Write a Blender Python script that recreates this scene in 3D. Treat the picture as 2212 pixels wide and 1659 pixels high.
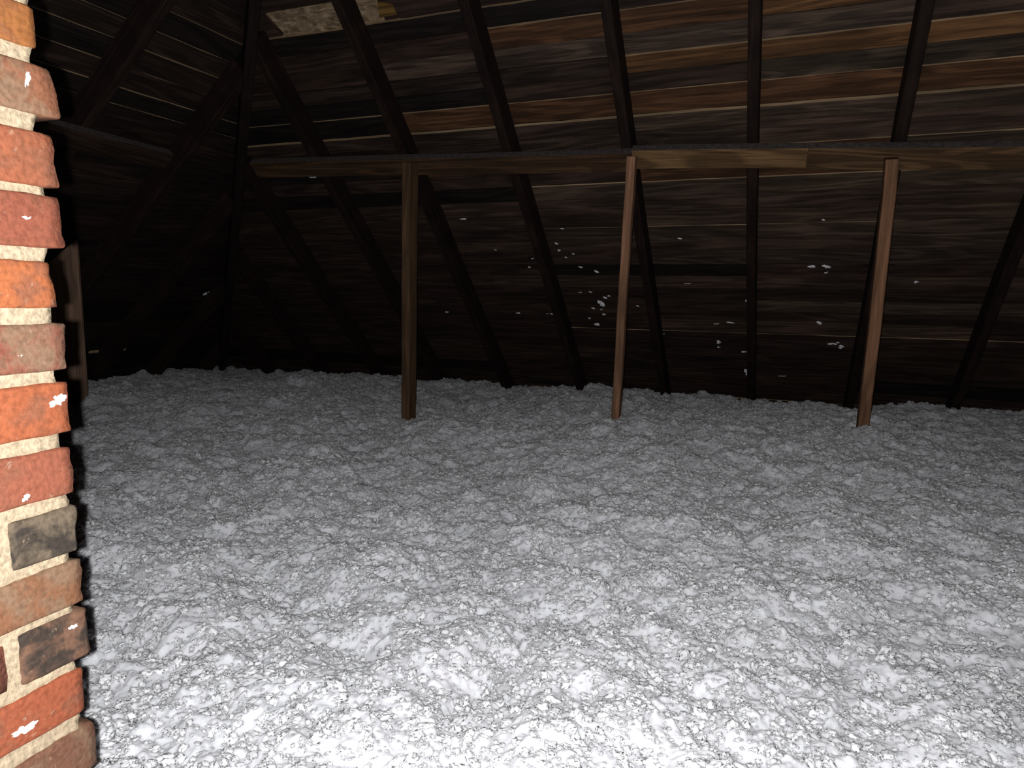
import bpy, bmesh, math, random
import numpy as np
from mathutils import Vector, Matrix, noise

# ------------------------------------------------------------------ reset
for o in list(bpy.data.objects):
    bpy.data.objects.remove(o, do_unlink=True)
SC = bpy.context.scene
COL = SC.collection

# ------------------------------------------------------------------ camera
H = 0.735                      # lens height above the insulation
FPX, W, HH = 1493.5, 2212.0, 1659.0
R_ = np.array([0.92953122, 0.36848554, 0.01378822])
U_ = np.array([-0.06094478, 0.11664443, 0.99130208])
F_ = np.array([-0.36367216, 0.92228655, -0.13088191])
C_ = np.array([0.0, 0.0, H])
cam_d = bpy.data.cameras.new('camera')
cam = bpy.data.objects.new('camera', cam_d)
COL.objects.link(cam)
M = Matrix.Identity(4)
for i in range(3):
    M[i][0], M[i][1], M[i][2], M[i][3] = R_[i], U_[i], -F_[i], C_[i]
cam.matrix_world = M
cam_d.sensor_width = 36.0
cam_d.lens = FPX / W * 36.0
cam_d.clip_start = 0.02
SC.camera = cam

# ------------------------------------------------------------------ world, flash, exposure
wd = bpy.data.worlds.new('dark_attic')
SC.world = wd
wd.use_nodes = True
wd.node_tree.nodes['Background'].inputs[0].default_value = (0.5, 0.55, 0.7, 1)
wd.node_tree.nodes['Background'].inputs[1].default_value = 0.0
fl_d = bpy.data.lights.new('phone_flash', 'POINT')
fl_d.energy = 158.0
fl_d.color = (0.985, 0.985, 1.0)
fl_d.shadow_soft_size = 0.004
fl = bpy.data.objects.new('phone_flash', fl_d)
COL.objects.link(fl)
FLP = C_ - 0.022 * R_ - 0.004 * U_
FM = M.copy()
for i in range(3):
    FM[i][3] = FLP[i]
fl.matrix_world = FM
vs = SC.view_settings
vs.view_transform = 'Standard'
vs.look = 'None'
vs.exposure = 0.0
vs.gamma = 1.0
vs.use_curve_mapping = False

# ------------------------------------------------------------------ measured geometry of the attic
AL = math.radians(44.144)      # pitch of the rear slope
YE = 7.1325 * H                # rear eave line at insulation level
XL = -7.0 * H                  # left eave line at insulation level
KL = 1.146                     # run per rise of the hip-end slope
ALL = math.atan(1 / KL)
RAFT_D, RAFT_W = 0.130, 0.050


def ray(px, py):
    return (px - W / 2) / FPX * R_ - (py - HH / 2) / FPX * U_ + F_


def at_plane(px, py, p0, n):
    d = ray(px, py)
    return C_ + d * (np.dot(n, p0 - C_) / np.dot(n, d))


NB = np.array([0, math.sin(AL), math.cos(AL)])          # rear slope, outward
NL = np.array([-math.sin(ALL), 0, math.cos(ALL)])       # hip-end slope, outward


def on_back(px, py, off=0.0):
    return at_plane(px, py, np.array([0, YE, 0]) - NB * off, NB)


def on_left(px, py, off=0.0):
    return at_plane(px, py, np.array([XL, 0, 0]) - NL * off, NL)


def at_y(px, py, y):
    d = ray(px, py)
    return C_ + d * (y / d[1])


# frames: local x along the eave, local y up the slope, local z outward
B_ROT = Matrix(((1, 0, 0), (0, -math.cos(AL), math.sin(AL)), (0, math.sin(AL), math.cos(AL)))).to_4x4()
B_ORG = Vector((0, YE, 0))
L_ROT = Matrix(((0, math.cos(ALL), -math.sin(ALL)), (1, 0, 0), (0, math.sin(ALL), math.cos(ALL)))).to_4x4()
L_ORG = Vector((XL, 0, 0))


def b_frame(x, s, off):      # off = distance towards the room
    return Matrix.Translation(B_ORG) @ B_ROT @ Matrix.Translation((x, s, -off))


def l_frame(y, s, off):
    return Matrix.Translation(L_ORG) @ L_ROT @ Matrix.Translation((y, s, -off))


# ------------------------------------------------------------------ object helpers
def link(name, me, mats, parent=None, mw=None, color=None):
    o = bpy.data.objects.new(name, me)
    COL.objects.link(o)
    for m in mats if isinstance(mats, (list, tuple)) else [mats]:
        if m.name not in [x.name for x in me.materials if x]:
            me.materials.append(m)
    if parent:
        o.parent = parent
    if mw is not None:
        o.matrix_world = mw
    if color:
        o.color = (*color[:3], 1)
    return o


def tag(o, label=None, cat=None, group=None, kind=None):
    if label: o['label'] = label
    if cat: o['category'] = cat
    if group: o['group'] = group
    if kind: o['kind'] = kind
    return o


def mesh(name, verts, faces, midx=None, smooth=False):
    me = bpy.data.meshes.new(name)
    me.from_pydata([tuple(v) for v in verts], [], faces)
    if midx:
        me.polygons.foreach_set('material_index', midx)
    if smooth:
        me.polygons.foreach_set('use_smooth', [True] * len(me.polygons))
    me.update()
    return me


# ------------------------------------------------------------------ materials
def new_mat(name):
    m = bpy.data.materials.new(name)
    m.use_nodes = True
    nt = m.node_tree
    b = nt.nodes['Principled BSDF']
    return m, nt, b


def nd(nt, t, **kw):
    n = nt.nodes.new(t)
    for k, v in kw.items():
        if k.startswith('i_'):
            key = k[2:]
            n.inputs[int(key) if key.isdigit() else key].default_value = v
        else:
            setattr(n, k, v)
    return n


def ramp(nt, fac, stops):
    n = nt.nodes.new('ShaderNodeValToRGB')
    e = n.color_ramp.elements
    while len(e) < len(stops):
        e.new(0.5)
    for k, (p, c) in enumerate(stops):
        e[k].position = p
        e[k].color = (*c, 1) if len(c) == 3 else c
    nt.links.new(fac, n.inputs[0])
    return n.outputs[0]


def mixc(nt, a, b, fac=1.0, mode='MULTIPLY'):
    n = nt.nodes.new('ShaderNodeMix')
    n.data_type = 'RGBA'
    n.blend_type = mode
    for sock, v in ((n.inputs[6], a), (n.inputs[7], b), (n.inputs[0], fac)):
        if hasattr(v, 'is_linked'):
            nt.links.new(v, sock)
        else:
            sock.default_value = v if not isinstance(v, tuple) or len(v) == 4 else (*v, 1)
    return n.outputs[2]


def wood(name, tint=None, lo=0.42, hi=1.35, rough=0.8, axis=0, fig=1.0, stain=0.5):
    """Sawn softwood with long grain, cathedral figure, knots and water stain. Colour from the object."""
    m, nt, b = new_mat(name)
    L = nt.links
    tc = nd(nt, 'ShaderNodeTexCoord')
    oi = nd(nt, 'ShaderNodeObjectInfo')
    off = nd(nt, 'ShaderNodeVectorMath', operation='SCALE')
    comb = nd(nt, 'ShaderNodeCombineXYZ', i_0=7.3, i_1=3.1, i_2=5.7)
    L.new(comb.outputs[0], off.inputs[0])
    L.new(oi.outputs['Random'], off.inputs['Scale'])
    add = nd(nt, 'ShaderNodeVectorMath', operation='ADD')
    L.new(tc.outputs['Object'], add.inputs[0])
    L.new(off.outputs[0], add.inputs[1])
    sc = [22.0, 22.0, 22.0]
    sc[axis] = 0.9
    mp = nd(nt, 'ShaderNodeMapping')
    mp.inputs['Scale'].default_value = sc
    L.new(add.outputs[0], mp.inputs[0])
    fine = nd(nt, 'ShaderNodeTexNoise', i_Scale=5.0, i_Detail=6.0, i_Roughness=0.65)
    L.new(mp.outputs[0], fine.inputs['Vector'])
    sc2 = [9.0, 9.0, 9.0]
    sc2[axis] = 0.8
    mp2 = nd(nt, 'ShaderNodeMapping')
    mp2.inputs['Scale'].default_value = sc2
    L.new(add.outputs[0], mp2.inputs[0])
    n2 = nd(nt, 'ShaderNodeTexNoise', i_Scale=1.0, i_Detail=1.5, i_Distortion=0.35)
    L.new(mp2.outputs[0], n2.inputs['Vector'])
    mul = nd(nt, 'ShaderNodeMath', operation='MULTIPLY', i_1=42.0)
    L.new(n2.outputs['Fac'], mul.inputs[0])
    sn = nd(nt, 'ShaderNodeMath', operation='SINE')
    L.new(mul.outputs[0], sn.inputs[0])
    fg = ramp(nt, sn.outputs[0], [(0.0, (1 - 0.42 * fig,) * 3), (0.55, (1, 1, 1)), (1.0, (1.06,) * 3)])
    fr = ramp(nt, fine.outputs['Fac'], [(0.30, (lo,) * 3), (0.5, (0.95,) * 3), (0.72, (hi,) * 3)])
    st = nd(nt, 'ShaderNodeTexNoise', i_Scale=2.2, i_Detail=4.0)
    sc3 = [1.2, 4.0, 4.0]
    if axis != 0:
        sc3 = [4.0, 4.0, 1.2]
    mp3 = nd(nt, 'ShaderNodeMapping')
    mp3.inputs['Scale'].default_value = sc3
    L.new(add.outputs[0], mp3.inputs[0])
    L.new(mp3.outputs[0], st.inputs['Vector'])
    sr = ramp(nt, st.outputs['Fac'], [(0.30, (1 - stain,) * 3), (0.62, (1.1,) * 3)])
    c = mixc(nt, fg, fr)
    c = mixc(nt, c, sr)
    if tint:
        c = mixc(nt, c, tint)
    c = mixc(nt, c, oi.outputs['Color'])
    L.new(c, b.inputs['Base Color'])
    b.inputs['Roughness'].default_value = rough
    b.inputs['Specular IOR Level'].default_value = 0.18
    bp = nd(nt, 'ShaderNodeBump', i_Strength=0.5, i_Distance=0.002)
    L.new(fine.outputs['Fac'], bp.inputs['Height'])
    L.new(bp.outputs[0], b.inputs['Normal'])
    return m


M_DECK = wood('deck_board_wood', lo=0.35, hi=1.4, fig=0.9, stain=0.45)
M_EDGE = wood('pale_sawn_edge_wood', lo=0.6, hi=1.2, fig=0.4, stain=0.35)
M_RAFT = wood('dark_rafter_wood', lo=0.5, hi=1.3, fig=0.6, stain=0.4, axis=1)
M_PURL = wood('purlin_wood', lo=0.45, hi=1.3, fig=1.0, stain=0.3)
M_POST = wood('post_wood', lo=0.6, hi=1.2, fig=0.5, stain=0.35, axis=2)


def flat(name, col, rough=0.9, nscale=30.0, amt=0.3, bump=0.0, bdist=0.002):
    m, nt, b = new_mat(name)
    tc = nd(nt, 'ShaderNodeTexCoord')
    n = nd(nt, 'ShaderNodeTexNoise', i_Scale=nscale, i_Detail=6.0, i_Roughness=0.6)
    nt.links.new(tc.outputs['Object'], n.inputs['Vector'])
    c = ramp(nt, n.outputs['Fac'], [(0.3, tuple(x * (1 - amt) for x in col)), (0.7, tuple(min(1, x * (1 + amt)) for x in col))])
    nt.links.new(c, b.inputs['Base Color'])
    b.inputs['Roughness'].default_value = rough
    b.inputs['Specular IOR Level'].default_value = 0.1
    if bump:
        bp = nd(nt, 'ShaderNodeBump', i_Strength=bump, i_Distance=bdist)
        nt.links.new(n.outputs['Fac'], bp.inputs['Height'])
        nt.links.new(bp.outputs[0], b.inputs['Normal'])
    return m


M_FELT = flat('black_roofing_felt', (0.006, 0.005, 0.005), nscale=12)
M_DUST = flat('dust_covered_wood', (0.075, 0.063, 0.058), nscale=60, amt=0.5)
M_MORTAR = flat('cream_lime_mortar', (0.265, 0.208, 0.138), nscale=150, amt=0.38, bump=0.9, bdist=0.003)
M_FLOOR = flat('attic_floor_wood', (0.12, 0.08, 0.05), nscale=8)


def osb_mat():
    m, nt, b = new_mat('strand_board')
    L = nt.links
    tc = nd(nt, 'ShaderNodeTexCoord')
    mp = nd(nt, 'ShaderNodeMapping')
    mp.inputs['Rotation'].default_value = (0, 0, 0.6)
    mp.inputs['Scale'].default_value = (26, 95, 20)
    L.new(tc.outputs['Object'], mp.inputs[0])
    v = nd(nt, 'ShaderNodeTexVoronoi', i_Scale=1.0)
    wn = nd(nt, 'ShaderNodeTexNoise', i_Scale=14.0, i_Detail=2.0)
    L.new(tc.outputs['Object'], wn.inputs['Vector'])
    wv = nd(nt, 'ShaderNodeVectorMath', operation='MULTIPLY_ADD')
    wv.inputs[1].default_value = (0.9, 3.0, 0)
    L.new(wn.outputs['Color'], wv.inputs[0])
    L.new(mp.outputs[0], wv.inputs[2])
    L.new(wv.outputs[0], v.inputs['Vector'])
    n = nd(nt, 'ShaderNodeTexNoise', i_Scale=16.0, i_Detail=4.0)
    L.new(tc.outputs['Object'], n.inputs['Vector'])
    sep = nd(nt, 'ShaderNodeSeparateColor')
    L.new(v.outputs['Color'], sep.inputs[0])
    a = ramp(nt, sep.outputs[0], [(0.0, (0.16, 0.105, 0.055)), (0.6, (0.27, 0.195, 0.115)), (1.0, (0.40, 0.31, 0.20))])
    g = ramp(nt, n.outputs['Fac'], [(0.3, (0.5, 0.45, 0.4)), (0.65, (1.1, 1.1, 1.1))])
    L.new(mixc(nt, a, g), b.inputs['Base Color'])
    b.inputs['Roughness'].default_value = 0.7
    bp = nd(nt, 'ShaderNodeBump', i_Strength=0.6, i_Distance=0.003)
    L.new(sep.outputs[1], bp.inputs['Height'])
    L.new(bp.outputs[0], b.inputs['Normal'])
    return m


M_OSB = osb_mat()


def brick_mat(name, second, amount, thresh, pale=True):
    """Fired clay: object colour mottled with a second fired tone, lime bloom and small pits."""
    m, nt, b = new_mat(name)
    L = nt.links
    tc = nd(nt, 'ShaderNodeTexCoord')
    oi = nd(nt, 'ShaderNodeObjectInfo')
    off = nd(nt, 'ShaderNodeVectorMath', operation='SCALE')
    comb = nd(nt, 'ShaderNodeCombineXYZ', i_0=9.3, i_1=4.1, i_2=6.7)
    L.new(comb.outputs[0], off.inputs[0])
    L.new(oi.outputs['Random'], off.inputs['Scale'])
    add = nd(nt, 'ShaderNodeVectorMath', operation='ADD')
    L.new(tc.outputs['Object'], add.inputs[0])
    L.new(off.outputs[0], add.inputs[1])
    big = nd(nt, 'ShaderNodeTexNoise', i_Scale=22.0, i_Detail=5.0, i_Roughness=0.6, i_Distortion=0.6)
    L.new(add.outputs[0], big.inputs['Vector'])
    fine = nd(nt, 'ShaderNodeTexNoise', i_Scale=160.0, i_Detail=4.0)
    L.new(add.outputs[0], fine.inputs['Vector'])
    lime = nd(nt, 'ShaderNodeTexNoise', i_Scale=75.0, i_Detail=6.0, i_Roughness=0.7)
    L.new(add.outputs[0], lime.inputs['Vector'])
    f1 = ramp(nt, big.outputs['Fac'], [(thresh, (0, 0, 0)), (thresh + 0.14, (amount,) * 3)])
    c = mixc(nt, oi.outputs['Color'], second, f1, 'MIX')
    fr = ramp(nt, fine.outputs['Fac'], [(0.28, (0.72, 0.70, 0.68)), (0.6, (1.1, 1.1, 1.1))])
    c = mixc(nt, c, fr)
    if pale:
        lr = ramp(nt, lime.outputs['Fac'], [(0.62, (0, 0, 0)), (0.70, (0.55,) * 3)])
        c = mixc(nt, c, (0.24, 0.17, 0.115), lr, 'MIX')
    L.new(c, b.inputs['Base Color'])
    b.inputs['Roughness'].default_value = 0.85
    b.inputs['Specular IOR Level'].default_value = 0.15
    bp = nd(nt, 'ShaderNodeBump', i_Strength=0.7, i_Distance=0.002)
    L.new(fine.outputs['Fac'], bp.inputs['Height'])
    L.new(bp.outputs[0], b.inputs['Normal'])
    return m


M_BRICK = brick_mat('red_brick', (0.125, 0.050, 0.028), 0.75, 0.50)
M_BRICKT = brick_mat('tan_bloom_brick', (0.125, 0.078, 0.048), 0.85, 0.44)
M_BRICKS = brick_mat('sooty_brick', (0.020, 0.0165, 0.0135), 0.9, 0.43)


def insulation_mat():
    m, nt, b = new_mat('white_blown_fibre')
    L = nt.links
    tc = nd(nt, 'ShaderNodeTexCoord')
    n1 = nd(nt, 'ShaderNodeTexNoise', i_Scale=9.0, i_Detail=4.0)
    n2 = nd(nt, 'ShaderNodeTexNoise', i_Scale=150.0, i_Detail=6.0, i_Roughness=0.75)
    n3 = nd(nt, 'ShaderNodeTexNoise', i_Scale=45.0, i_Detail=2.0)
    for n in (n1, n2, n3):
        L.new(tc.outputs['Object'], n.inputs['Vector'])
    a = ramp(nt, n1.outputs['Fac'], [(0.3, (0.74, 0.735, 0.76)), (0.5, (0.79, 0.80, 0.825)), (0.7, (0.80, 0.785, 0.81))])
    g = ramp(nt, n2.outputs['Fac'], [(0.3, (0.86, 0.86, 0.87)), (0.65, (1.06, 1.06, 1.06))])
    sp = ramp(nt, n3.outputs['Fac'], [(0.20, (0.80, 0.76, 0.75)), (0.30, (1, 1, 1))])
    L.new(mixc(nt, mixc(nt, a, g), sp), b.inputs['Base Color'])
    b.inputs['Roughness'].default_value = 1.0
    b.inputs['Specular IOR Level'].default_value = 0.0
    b.inputs['Subsurface Weight'].default_value = 1.0
    b.inputs['Subsurface Radius'].default_value = (1.0, 1.0, 1.0)
    b.inputs['Subsurface Scale'].default_value = 0.012
    bp = nd(nt, 'ShaderNodeBump', i_Strength=0.8, i_Distance=0.010)
    L.new(n2.outputs['Fac'], bp.inputs['Height'])
    L.new(bp.outputs[0], b.inputs['Normal'])
    return m


M_INS = insulation_mat()


def fleece_mat():
    m, nt, b = new_mat('white_fibre_fleece')
    oi = nd(nt, 'ShaderNodeObjectInfo')
    c = ramp(nt, oi.outputs['Random'], [(0.0, (0.74, 0.735, 0.755)), (0.3, (0.80, 0.80, 0.825)), (0.6, (0.775, 0.79, 0.795)), (0.85, (0.82, 0.81, 0.83)), (1.0, (0.76, 0.745, 0.75))])
    nt.links.new(c, b.inputs['Base Color'])
    b.inputs['Roughness'].default_value = 1.0
    b.inputs['Specular IOR Level'].default_value = 0.0
    b.inputs['Subsurface Weight'].default_value = 1.0
    b.inputs['Subsurface Radius'].default_value = (1.0, 1.0, 1.0)
    b.inputs['Subsurface Scale'].default_value = 0.012
    return m


M_FLEECE = fleece_mat()
M_TUFT = flat('white_fibre_tuft', (0.80, 0.80, 0.82), rough=1.0, nscale=3.0, amt=0.08)

# ------------------------------------------------------------------ floor and insulation bed
X0, X1, Y0, Y1 = XL - 0.22, 3.4, -1.3, YE + 0.22
fz = -0.24
me = mesh('floor', [(X0, Y0, fz), (X1, Y0, fz), (X1, Y1, fz), (X0, Y1, fz),
                    (X0, Y0, fz - .03), (X1, Y0, fz - .03), (X1, Y1, fz - .03), (X0, Y1, fz - .03)],
          [(0, 1, 2, 3), (7, 6, 5, 4), (0, 4, 5, 1), (1, 5, 6, 2), (2, 6, 7, 3), (3, 7, 4, 0)])
tag(link('floor', me, M_FLOOR), 'attic floor boards hidden under the white insulation', 'floor', kind='structure')


def hash2(ix, iy, seed):
    h = (ix.astype(np.int64) * 374761393 + iy.astype(np.int64) * 668265263 + seed * 1442695041) & 0xFFFFFFFF
    h = ((h ^ (h >> 13)) * 1274126177) & 0xFFFFFFFF
    h = ((h ^ (h >> 16)) * 2246822519) & 0xFFFFFFFF
    return ((h ^ (h >> 15)) & 0xFFFFFF) / float(0x1000000)


def vnoise(x, y, seed):
    ix, iy = np.floor(x), np.floor(y)
    fx, fy = x - ix, y - iy
    fx = fx * fx * fx * (fx * (fx * 6 - 15) + 10)
    fy = fy * fy * fy * (fy * (fy * 6 - 15) + 10)
    a, b_ = hash2(ix, iy, seed), hash2(ix + 1, iy, seed)
    c, d = hash2(ix, iy + 1, seed), hash2(ix + 1, iy + 1, seed)
    return (a * (1 - fx) + b_ * fx) * (1 - fy) + (c * (1 - fx) + d * fx) * fy * 1.0 - 0.5


def fbm(x, y, seed, o=3):
    s, a = 0, 1.0
    for k in range(o):
        s = s + a * vnoise(x * 2 ** k + 17.3 * k, y * 2 ** k - 9.1 * k, seed + k)
        a *= 0.5
    return s


def puffs(x, y, cell, seed):
    """Heap of round tufts: upper envelope of random spheres, in units of the cell."""
    X, Y = x / cell, y / cell
    ix, iy = np.floor(X), np.floor(Y)
    best = np.full_like(X, -0.35)
    for dx in (-1, 0, 1):
        for dy in (-1, 0, 1):
            jx, jy = ix + dx, iy + dy
            cx = jx + hash2(jx, jy, seed)
            cy = jy + hash2(jx, jy, seed + 1)
            rr = 0.42 + 0.45 * hash2(jx, jy, seed + 2)
            zz = (hash2(jx, jy, seed + 3) - 0.6) * 0.6
            d2 = (X - cx) ** 2 + (Y - cy) ** 2
            hgt = np.where(d2 < rr * rr, np.sqrt(np.maximum(rr * rr - d2, 0)) + zz, -0.35)
            best = np.maximum(best, hgt)
    return best * cell


def domes(x, y, cell, seed):
    """Scattered soft round tufts, 0..1 high."""
    X, Y = x / cell, y / cell
    ix, iy = np.floor(X), np.floor(Y)
    best = np.zeros_like(X)
    for dx in (-1, 0, 1):
        for dy in (-1, 0, 1):
            jx, jy = ix + dx, iy + dy
            cx = jx + hash2(jx, jy, seed)
            cy = jy + hash2(jx, jy, seed + 1)
            rr = 0.35 + 0.5 * hash2(jx, jy, seed + 2)
            zz = 0.25 + 0.75 * hash2(jx, jy, seed + 3)
            d2 = ((X - cx) ** 2 + (Y - cy) ** 2) / (rr * rr)
            hgt = np.where(d2 < 1, (1 - d2) ** 1.4 * zz, 0)
            best = np.maximum(best, hgt) + 0.25 * np.minimum(best, hgt)
    return best


MOUNDS = []      # (x, y, height, radius)


def bed_height(x, y):
    r = np.hypot(x, y)
    wx = x + 0.045 * fbm(x * 8, y * 8, 11, 4)
    wy = y + 0.045 * fbm(x * 8, y * 8, 31, 4)
    z = 0.075 * fbm(x * 0.9, y * 0.9, 51, 2)
    # drifts left by the blowing hose, running obliquely, with sharp little cracks between them
    q = (x * 0.55 + y * 0.83)
    t = (-x * 0.83 + y * 0.55)
    rid = np.abs(fbm(q * 3.0 + 0.5 * fbm(x * 5, y * 5, 91, 3), t * 1.5, 71, 3))
    z = z + 0.08 * np.minimum(rid, 0.3)
    open_ = np.clip(fbm(x * 1.7, y * 1.7, 95, 2) * 3 + 0.6, 0, 1)
    z = z - 0.020 * np.exp(-(rid / 0.018) ** 2) * open_
    z = z + 0.055 * fbm(wx * 6.0, wy * 6.0, 61, 3)
    # separate soft tufts of falling size, each a dome that sinks into the fleece around it
    ax, ay = wx + 0.012 * fbm(x * 28, y * 28, 13, 3), wy + 0.012 * fbm(x * 28, y * 28, 33, 3)
    z = z + (0.012 + 0.010 * np.clip((r - 3.2) / 1.5, 0, 1)) * domes(ax + 0.3, ay, 0.085, 201)
    z = z + 0.0095 * domes(ax, ay + 0.7, 0.036, 301)
    z = z + 0.012 * np.clip((r - 2.2) / 1.2, 0, 1) * domes(ax + 0.9, ay + 0.2, 0.052, 601)
    z = z + 0.0062 * domes(ax + 0.1, ay, 0.019, 401)
    z = z + 0.005 * fbm(x * 55, y * 55, 63, 2) * np.clip(2.4 - 0.4 * r, 0.3, 1)
    z = z - 0.035
    for (mx, my, mh, mr) in MOUNDS:
        z = z + mh * np.exp(-((x - mx) ** 2 + (y - my) ** 2) / (mr * mr))
    return z


# the bed lies a little higher under the purlin and rises to the right-hand post
MOUNDS += [(-2.11, 3.63, 0.025, 0.7), (-0.85, 3.71, 0.036, 0.7), (0.39, 3.86, 0.045, 0.7),
           (0.405, 3.77, 0.062, 0.085), (1.6, 4.4, 0.04, 1.0)]

rs = [0.30]
while rs[-1] < 8.6:
    rs.append(rs[-1] * (1.0024 if 0.75 < rs[-1] < 6.7 else 1.02))
th = []
a = -math.pi
while a < math.pi - 1e-6:
    th.append(a)
    a += 0.0024 if -1.15 < a < 0.50 else 0.03
rs, th = np.array(rs), np.array(th)
RR, TT = np.meshgrid(rs, th, indexing='ij')
GX, GY = RR * np.sin(TT), RR * np.cos(TT)
IN = (GX > XL - 0.035) & (GX < X1) & (GY > Y0) & (GY < YE + 0.03)
GZ = np.full_like(GX, -0.05)
GZ[IN] = bed_height(GX[IN], GY[IN])
nr, nt_ = GX.shape
idx = np.arange(nr * nt_).reshape(nr, nt_)
q0, q1 = idx[:-1, :], np.roll(idx, -1, axis=1)[:-1, :]
q2, q3 = np.roll(idx, -1, axis=1)[1:, :], idx[1:, :]
quads = np.stack([q0, q3, q2, q1], axis=-1).reshape(-1, 4)
ok = IN.reshape(-1)[quads].all(axis=1)
quads = quads[ok]
used = np.zeros(nr * nt_, bool)
used[quads.reshape(-1)] = True
remap = np.cumsum(used) - 1
verts = np.stack([GX, GY, GZ], axis=-1).reshape(-1, 3)[used]
quads = remap[quads]
me = bpy.data.meshes.new('insulation_bed')
me.vertices.add(len(verts))
me.vertices.foreach_set('co', verts.astype(np.float32).reshape(-1))
me.loops.add(quads.size)
me.loops.foreach_set('vertex_index', quads.astype(np.int32).reshape(-1))
me.polygons.add(len(quads))
me.polygons.foreach_set('loop_start', np.arange(0, quads.size, 4, dtype=np.int32))
me.polygons.foreach_set('loop_total', np.full(len(quads), 4, np.int32))
me.update(calc_edges=True)
me.polygons.foreach_set('use_smooth', np.ones(len(quads), bool))
BED = tag(link('insulation_bed', me, M_INS), 'thick bed of loose white blown insulation covering the attic floor', 'insulation', kind='stuff')


def fleece(obj, density, smin, smax):
    """Countless small fibre tufts lying on the bed, as instances of four lumpy blobs."""
    ng = bpy.data.node_groups.new('fleece', 'GeometryNodeTree')
    ng.interface.new_socket('Geometry', in_out='INPUT', socket_type='NodeSocketGeometry')
    ng.interface.new_socket('Geometry', in_out='OUTPUT', socket_type='NodeSocketGeometry')
    N, L = ng.nodes, ng.links
    gi, go = N.new('NodeGroupInput'), N.new('NodeGroupOutput')
    join = N.new('GeometryNodeJoinGeometry')
    for k in range(4):
        ico = N.new('GeometryNodeMeshIcoSphere')
        ico.inputs['Radius'].default_value = 1.0
        ico.inputs['Subdivisions'].default_value = 4
        nz = N.new('ShaderNodeTexNoise')
        nz.noise_dimensions = '4D'
        nz.inputs['W'].default_value = 7.7 * k
        nz.inputs['Scale'].default_value = 1.7
        nz.inputs['Detail'].default_value = 6.0
        nz.inputs['Roughness'].default_value = 0.62
        sub = N.new('ShaderNodeVectorMath')
        sub.operation = 'SUBTRACT'
        sub.inputs[1].default_value = (0.5, 0.5, 0.5)
        L.new(nz.outputs['Color'], sub.inputs[0])
        scl = N.new('ShaderNodeVectorMath')
        scl.operation = 'SCALE'
        scl.inputs['Scale'].default_value = 2.5
        L.new(sub.outputs[0], scl.inputs[0])
        sp = N.new('GeometryNodeSetPosition')
        L.new(ico.outputs[0], sp.inputs['Geometry'])
        L.new(scl.outputs[0], sp.inputs['Offset'])
        sm = N.new('GeometryNodeSetShadeSmooth')
        L.new(sp.outputs[0], sm.inputs['Geometry'])
        mt = N.new('GeometryNodeSetMaterial')
        mt.inputs['Material'].default_value = M_FLEECE
        L.new(sm.outputs[0], mt.inputs['Geometry'])
        g2 = N.new('GeometryNodeGeometryToInstance')
        L.new(mt.outputs[0], g2.inputs[0])
        L.new(g2.outputs[0], join.inputs[0])
    dist = N.new('GeometryNodeDistributePointsOnFaces')
    dist.inputs['Density'].default_value = density
    dist.inputs['Seed'].default_value = 3
    L.new(gi.outputs[0], dist.inputs['Mesh'])
    rot = N.new('FunctionNodeRandomValue')
    rot.data_type = 'FLOAT_VECTOR'
    rot.inputs[0].default_value = (-0.5, -0.5, 0)
    rot.inputs[1].default_value = (0.5, 0.5, 6.283)
    # many small tufts, few large ones
    r1 = N.new('FunctionNodeRandomValue')
    r1.data_type = 'FLOAT'
    r1.inputs['Seed'].default_value = 5
    pw = N.new('ShaderNodeMath')
    pw.operation = 'POWER'
    pw.inputs[1].default_value = 2.6
    L.new(r1.outputs[1], pw.inputs[0])
    mr = N.new('ShaderNodeMapRange')
    mr.inputs['To Min'].default_value = smin
    mr.inputs['To Max'].default_value = smax
    L.new(pw.outputs[0], mr.inputs['Value'])
    asp = N.new('FunctionNodeRandomValue')
    asp.data_type = 'FLOAT_VECTOR'
    asp.inputs[0].default_value = (0.8, 0.7, 0.22)
    asp.inputs[1].default_value = (1.5, 1.1, 0.48)
    asp.inputs['Seed'].default_value = 9
    sv = N.new('ShaderNodeVectorMath')
    sv.operation = 'SCALE'
    L.new(asp.outputs[0], sv.inputs[0])
    L.new(mr.outputs[0], sv.inputs['Scale'])
    iop = N.new('GeometryNodeInstanceOnPoints')
    iop.inputs['Pick Instance'].default_value = True
    L.new(dist.outputs['Points'], iop.inputs['Points'])
    L.new(join.outputs[0], iop.inputs['Instance'])
    L.new(rot.outputs[0], iop.inputs['Rotation'])
    L.new(sv.outputs[0], iop.inputs['Scale'])
    out = N.new('GeometryNodeJoinGeometry')
    L.new(gi.outputs[0], out.inputs[0])
    L.new(iop.outputs[0], out.inputs[0])
    L.new(out.outputs[0], go.inputs[0])
    md = obj.modifiers.new('fleece', 'NODES')
    md.node_group = ng


fleece(BED, 5200.0, 0.003, 0.013)

# ------------------------------------------------------------------ roof decks
rnd = random.Random(4)


def hip_x(z):
    return XL + KL * z


S_TOP = 3.95
DK = 0.035


def deck_back():
    z = lambda s: s * math.sin(AL)
    x_lo, x_hi = hip_x(z(-0.3)), hip_x(z(S_TOP))
    xr = X1
    vs = []
    for off in (-DK, -DK - 0.02):
        for (x, s) in ((x_lo, -0.3), (xr, -0.3), (xr, S_TOP), (x_hi, S_TOP)):
            vs.append(b_frame(x, s, off) @ Vector((0, 0, 0)))
    return mesh('ceiling', vs, [(3, 2, 1, 0), (4, 5, 6, 7), (0, 1, 5, 4), (1, 2, 6, 5), (2, 3, 7, 6), (3, 0, 4, 7)])


def hip_y(z):
    return YE - z / math.tan(AL)


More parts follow.
